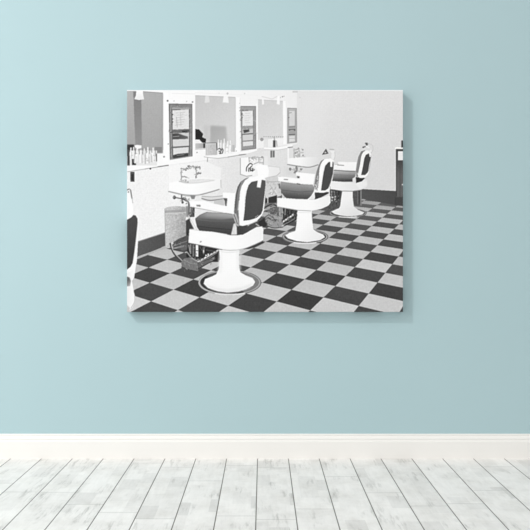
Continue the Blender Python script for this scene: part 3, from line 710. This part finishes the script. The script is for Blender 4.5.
P([(223.2, 198.2), (227.4, 198.4), (227.2, 206.2), (225, 205.8), (224.6, 200.6)], 88, 130, ax=(224, 199, 226, 206), own=False)
P([(189.6, 201.2), (204, 200.9), (214.4, 203.7), (226.6, 206.2), (227.4, 198.6), (222.8, 197.2), (222.8, 192.4), (229, 192.8), (237.2, 193.2), (236, 200), (235, 208), (233.6, 214.2), (222.9, 212.2), (213.4, 210.7), (202, 208.4), (190, 206.4)], 253)
P([(196.6, 204.6), (200.6, 204.9), (200.6, 206.8), (196.6, 206.3)], 150, n=10)
L([(190, 206.9), (202, 209), (213.4, 211.3), (222.9, 212.8)], .5, 170)
part('printed_backrest', c)
P([(248.6, 177.2), (245, 178.6), (240.3, 181.8), (237.4, 187), (235.6, 194.5), (234.7, 203), (234, 212), (236, 218), (237, 226), (240.4, 226), (240.6, 200), (243, 186), (248.4, 179)], 118, 145, ax=(235, 200, 241, 200), n=3)
L([(240.4, 183.4), (238.2, 188.4), (236.6, 196), (235.6, 208)], .9, 95, s=True); L([(239.3, 201), (238.2, 210)], 1.1, 208)
P([(232.4, 214.4), (236, 213.4), (238.6, 222), (238.4, 226.6), (236, 225)], 185, n=9); L([(234, 214.4), (237.6, 224)], .8, 110)
P([(239.4, 225.2), (238.6, 212), (239.4, 200), (240, 192), (241.6, 186), (245, 180.4), (250, 177), (258, 175.9), (263.6, 176.6), (266.2, 181), (265.6, 190), (264.6, 204), (263.8, 210.8), (261.8, 215.6), (257, 220.8), (248.4, 224.5), (242.6, 226)], 253)
P([(257.2, 180.8), (251.6, 182), (248.4, 185.6), (246.8, 190.4), (245.5, 197.4), (244.7, 209.6), (243.4, 220.8), (250, 220), (256.6, 217.8), (261, 214.2), (262.6, 210.4), (263.4, 204), (264.6, 194), (265.4, 186), (265.6, 180.6), (262, 179.8)], 84, 92, ax=(248, 215, 262, 185), n=2)
L([(257.2, 181), (251.6, 182.2), (248.6, 185.6)], .6, 66, a=.7)
for x, y in [(256.4, 216.4), (257.8, 215.4), (255.4, 217.2)]: D(x, y, .5, 190)
L([(266, 181), (265.4, 192), (264.4, 206)], .5, 200)
part('printed_towel', c)
P([(255.2, 166.2), (259.4, 164), (267.6, 165.6), (269, 171), (268.2, 176.4), (261.8, 179.2), (261.2, 183), (260.5, 187.6), (256.8, 187), (257.8, 180), (258, 175), (257.4, 170.6)], 253)
L([(257, 187.2), (260.4, 187.8)], .5, 160)

# first chair, cut by the left edge
c = part('printed_barber_chair', None, 'printed barber chair cut off by the left edge')
P([(127, 270), (132.4, 263), (136.6, 262), (135, 272), (134.2, 277.6), (132, 281), (134, 292.4), (135.2, 297), (134.8, 302.5), (132.5, 307.4), (128.6, 311), (127, 312)], 240, 250, ax=(127, 290, 133, 290))
L([(134.6, 296), (134.4, 302), (131, 308)], .8, 205, s=True)
P([(127, 276.6), (129.4, 277.4), (131, 281), (130, 286), (127, 286.4)], 100, 170, ax=(127.5, 280, 130.6, 284), soft=.3)
P([(127, 305), (130, 308), (128.6, 312), (127, 312)], 205, soft=.4)
part('printed_backrest', c)
P([(137, 218.6), (138.8, 221), (138.4, 230), (138, 242), (136.8, 262), (134.6, 268.5), (130, 272), (127, 273), (127, 268), (131, 262), (134, 240)], 252)
P([(127, 219.8), (131, 217.6), (133.4, 215), (135.8, 215.6), (137.4, 218.6), (137.5, 224), (136, 237), (134.2, 252), (132.4, 263.4), (130.4, 267), (127, 269.6)], 82, 70, ax=(128, 225, 136, 260), n=2)
L([(137.7, 222), (136.2, 237), (134.4, 252), (132.6, 263)], .5, 170, s=True)
part('printed_headrest', c)
P([(127, 192.6), (130.4, 192.8), (131.6, 199), (133, 206), (133.5, 214), (131.6, 217), (127, 219.4)], 254)
L([(127, 190), (129, 189.2), (130.6, 190.4), (131.2, 194), (132, 198.4)], 1.2, 130, s=True, own=True); L([(132, 198), (132.8, 203)], .6, 185); D(128.4, 192, .8, 150); D(129.6, 189.6, .5, 210)

# ---- grain of the print
G = blur(G, 0.9)
G = G + 0.45 * (G - blur(G, 3.0))
G += blur(rng.normal(0, 1, (H, W)), 1.5) * 2.4
# faint canvas weave
G += np.sin(XX * 2 * np.pi / 1.9) * 0.7 + np.sin(YY * 2 * np.pi / 1.9) * 0.7
G = np.clip(G - 13 * (1 - G / 255), 20, 253)
G *= 0.962 + 0.055 * (XX - PX0) / (PX1 - PX0)         # ink darkened toward the left, offsetting in its colour the brighter lamp light there

# ------------------------------------------------------------------ the canvas on the wall
DEPTH = 0.036
KX = (-CAM_Y - DEPTH) / 800.0
def to_x(px): return (px - 265.0) * KX
def to_z(py): return CAM_Z - (py - 265.0) * KX

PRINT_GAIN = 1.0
m_print, nt, b = material('printed_canvas_cloth', rough=0.8)
at = N(nt, 'ShaderNodeAttribute', attribute_name='ink')
tc = N(nt, 'ShaderNodeTexCoord')
wv = N(nt, 'ShaderNodeTexWave', wave_type='BANDS', bands_direction='X'); wv.inputs['Scale'].default_value = 150
wh = N(nt, 'ShaderNodeTexWave', wave_type='BANDS', bands_direction='Z'); wh.inputs['Scale'].default_value = 150
nt.links.new(tc.outputs['Object'], wv.inputs['Vector']); nt.links.new(tc.outputs['Object'], wh.inputs['Vector'])
hgt = math_node(nt, 'ADD', wv.outputs['Fac'], wh.outputs['Fac'])
bp = N(nt, 'ShaderNodeBump'); bp.inputs['Strength'].default_value = 0.06; bp.inputs['Distance'].default_value = 0.0006
nt.links.new(hgt, bp.inputs['Height']); nt.links.new(bp.outputs[0], b.inputs['Normal'])
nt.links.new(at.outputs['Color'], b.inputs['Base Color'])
b.inputs['Specular IOR Level'].default_value = 0.1

m_cloth, nt, b = material('raw_canvas_and_pine', (0.62, 0.56, 0.46), 0.9)
tc = N(nt, 'ShaderNodeTexCoord'); nz = N(nt, 'ShaderNodeTexNoise'); nz.inputs['Scale'].default_value = 40
nt.links.new(tc.outputs['Object'], nz.inputs['Vector'])
nt.links.new(ramp(nt, nz.outputs['Fac'], [(0.3, (0.56, 0.50, 0.40)), (0.7, (0.66, 0.60, 0.50))]), b.inputs['Base Color'])

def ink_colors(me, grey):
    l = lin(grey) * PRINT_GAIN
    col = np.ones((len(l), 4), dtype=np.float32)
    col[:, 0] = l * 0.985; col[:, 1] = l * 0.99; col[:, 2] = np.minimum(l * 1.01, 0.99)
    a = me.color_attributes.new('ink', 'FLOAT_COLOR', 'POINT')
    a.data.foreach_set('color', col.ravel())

STEP = 2                                        # one mesh cell = 2 samples
NX, NY = W // STEP, H // STEP
def vert_grey(ix, iy):
    x = np.clip(ix * STEP, 0, W - 1); y = np.clip(iy * STEP, 0, H - 1)
    x2 = np.clip(x - 1, 0, W - 1); y2 = np.clip(y - 1, 0, H - 1)
    return (G[y, x] + G[y2, x] + G[y, x2] + G[y2, x2]) / 4
face_id = ID[STEP // 2::STEP, STEP // 2::STEP][:NY, :NX]

root = bpy.data.objects.new('canvas_print', None); COL.objects.link(root)
root.location = (0, -DEPTH / 2, to_z(PY1))
root['label'] = 'black and white canvas print of a barbershop interior hanging on the pale teal wall'
root['category'] = 'canvas print'
OX, OY, OZ = root.location

BEV = 0.0012
def build_region(name, idx, parent):
    fy, fx = np.nonzero(face_id == idx)
    if len(fx) == 0: return None
    corner = np.stack([np.stack([fx, fy + 1], 1), np.stack([fx + 1, fy + 1], 1), np.stack([fx + 1, fy], 1), np.stack([fx, fy], 1)], 1)
    key = corner[..., 1] * (NX + 1) + corner[..., 0]
    uq, inv = np.unique(key.ravel(), return_inverse=True)
    vx = uq % (NX + 1); vy = uq // (NX + 1)
    X_ = (PX0 + vx * STEP / SS - 265.0) * KX; Z_ = CAM_Z - (PY0 + vy * STEP / SS - 265.0) * KX
    X_ = np.clip(X_, to_x(PX0) + BEV, to_x(PX1) - BEV); Z_ = np.clip(Z_, to_z(PY1) + BEV, to_z(PY0) - BEV)
    co = np.stack([X_ - OX, np.full(len(uq), -DEPTH - OY), Z_ - OZ], 1).astype(np.float32)
    nf = len(fx)
    me = bpy.data.meshes.new(name)
    me.vertices.add(len(uq)); me.vertices.foreach_set('co', co.ravel())
    me.loops.add(nf * 4); me.loops.foreach_set('vertex_index', inv.astype(np.int32).ravel())
    me.polygons.add(nf); me.polygons.foreach_set('loop_start', np.arange(0, nf * 4, 4, dtype=np.int32))
    me.update(calc_edges=True); me.validate()
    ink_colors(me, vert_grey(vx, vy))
    me.materials.append(m_print)
    o = bpy.data.objects.new(name, me); COL.objects.link(o); o.parent = parent
    return o

# wrapped sides: the print is stretched round the edges of the frame
def build_wrap():
    x0, x1, z0, z1 = to_x(PX0), to_x(PX1), to_z(PY1), to_z(PY0)
    loop = []                                   # (x, z, nx, nz, grey)
    for i in range(0, NX + 1): loop.append((i, 0))
    for j in range(1, NY + 1): loop.append((NX, j))
    for i in range(NX - 1, -1, -1): loop.append((i, NY))
    for j in range(NY - 1, 0, -1): loop.append((0, j))
    vx = np.array([p[0] for p in loop]); vy = np.array([p[1] for p in loop])
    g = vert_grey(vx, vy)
    X_ = (PX0 + vx * STEP / SS - 265.0) * KX; Z_ = CAM_Z - (PY0 + vy * STEP / SS - 265.0) * KX
    rings = [(BEV, -DEPTH), (BEV * .3, -DEPTH + BEV * .3), (0, -DEPTH + BEV), (0, -0.0008)]
    verts, grey = [], []
    for ins, y in rings:
        xx = np.clip(X_, x0 + ins, x1 - ins); zz = np.clip(Z_, z0 + ins, z1 - ins)
        verts.append(np.stack([xx - OX, np.full(len(xx), y - OY), zz - OZ], 1)); grey.append(g)
    n = len(loop); verts = np.vstack(verts); grey = np.concatenate(grey)
    faces = []
    for r in range(len(rings) - 1):
        for k in range(n):
            k2 = (k + 1) % n
            faces.append((r * n + k, r * n + k2, (r + 1) * n + k2, (r + 1) * n + k))
    o = mesh_obj('wrapped_edge', verts.tolist(), faces, m_print, root)
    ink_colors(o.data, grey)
build_wrap()

# wooden stretcher behind the cloth
def build_stretcher():
    x0, x1, z0, z1 = to_x(PX0) + .002, to_x(PX1) - .002, to_z(PY1) + .002, to_z(PY0) - .002
    bar = 0.045; ya, yb = -DEPTH + 0.002, -0.0004
    bm = bmesh.new()
    def box(a, b_, c, d):
        r = bmesh.ops.create_cube(bm, size=1)['verts']
        for v in r:
            v.co = Vector(((a + b_) / 2 + v.co.x * (b_ - a) - OX, (ya + yb) / 2 + v.co.y * (yb - ya) - OY, (c + d) / 2 + v.co.z * (d - c) - OZ))
    box(x0, x1, z0, z0 + bar); box(x0, x1, z1 - bar, z1); box(x0, x0 + bar, z0 + bar, z1 - bar); box(x1 - bar, x1, z0 + bar, z1 - bar)
    me = bpy.data.meshes.new('stretcher_frame'); bm.to_mesh(me); bm.free(); me.materials.append(m_cloth)
    o = bpy.data.objects.new('stretcher_frame', me); COL.objects.link(o); o.parent = root
build_stretcher()

made = {}
for i, (name, par_i, label) in enumerate(PARTS):
    o = build_region(name, i, made.get(par_i, root) if par_i is not None else root)
    if o is not None:
        made[i] = o
        if label: o['label'] = label
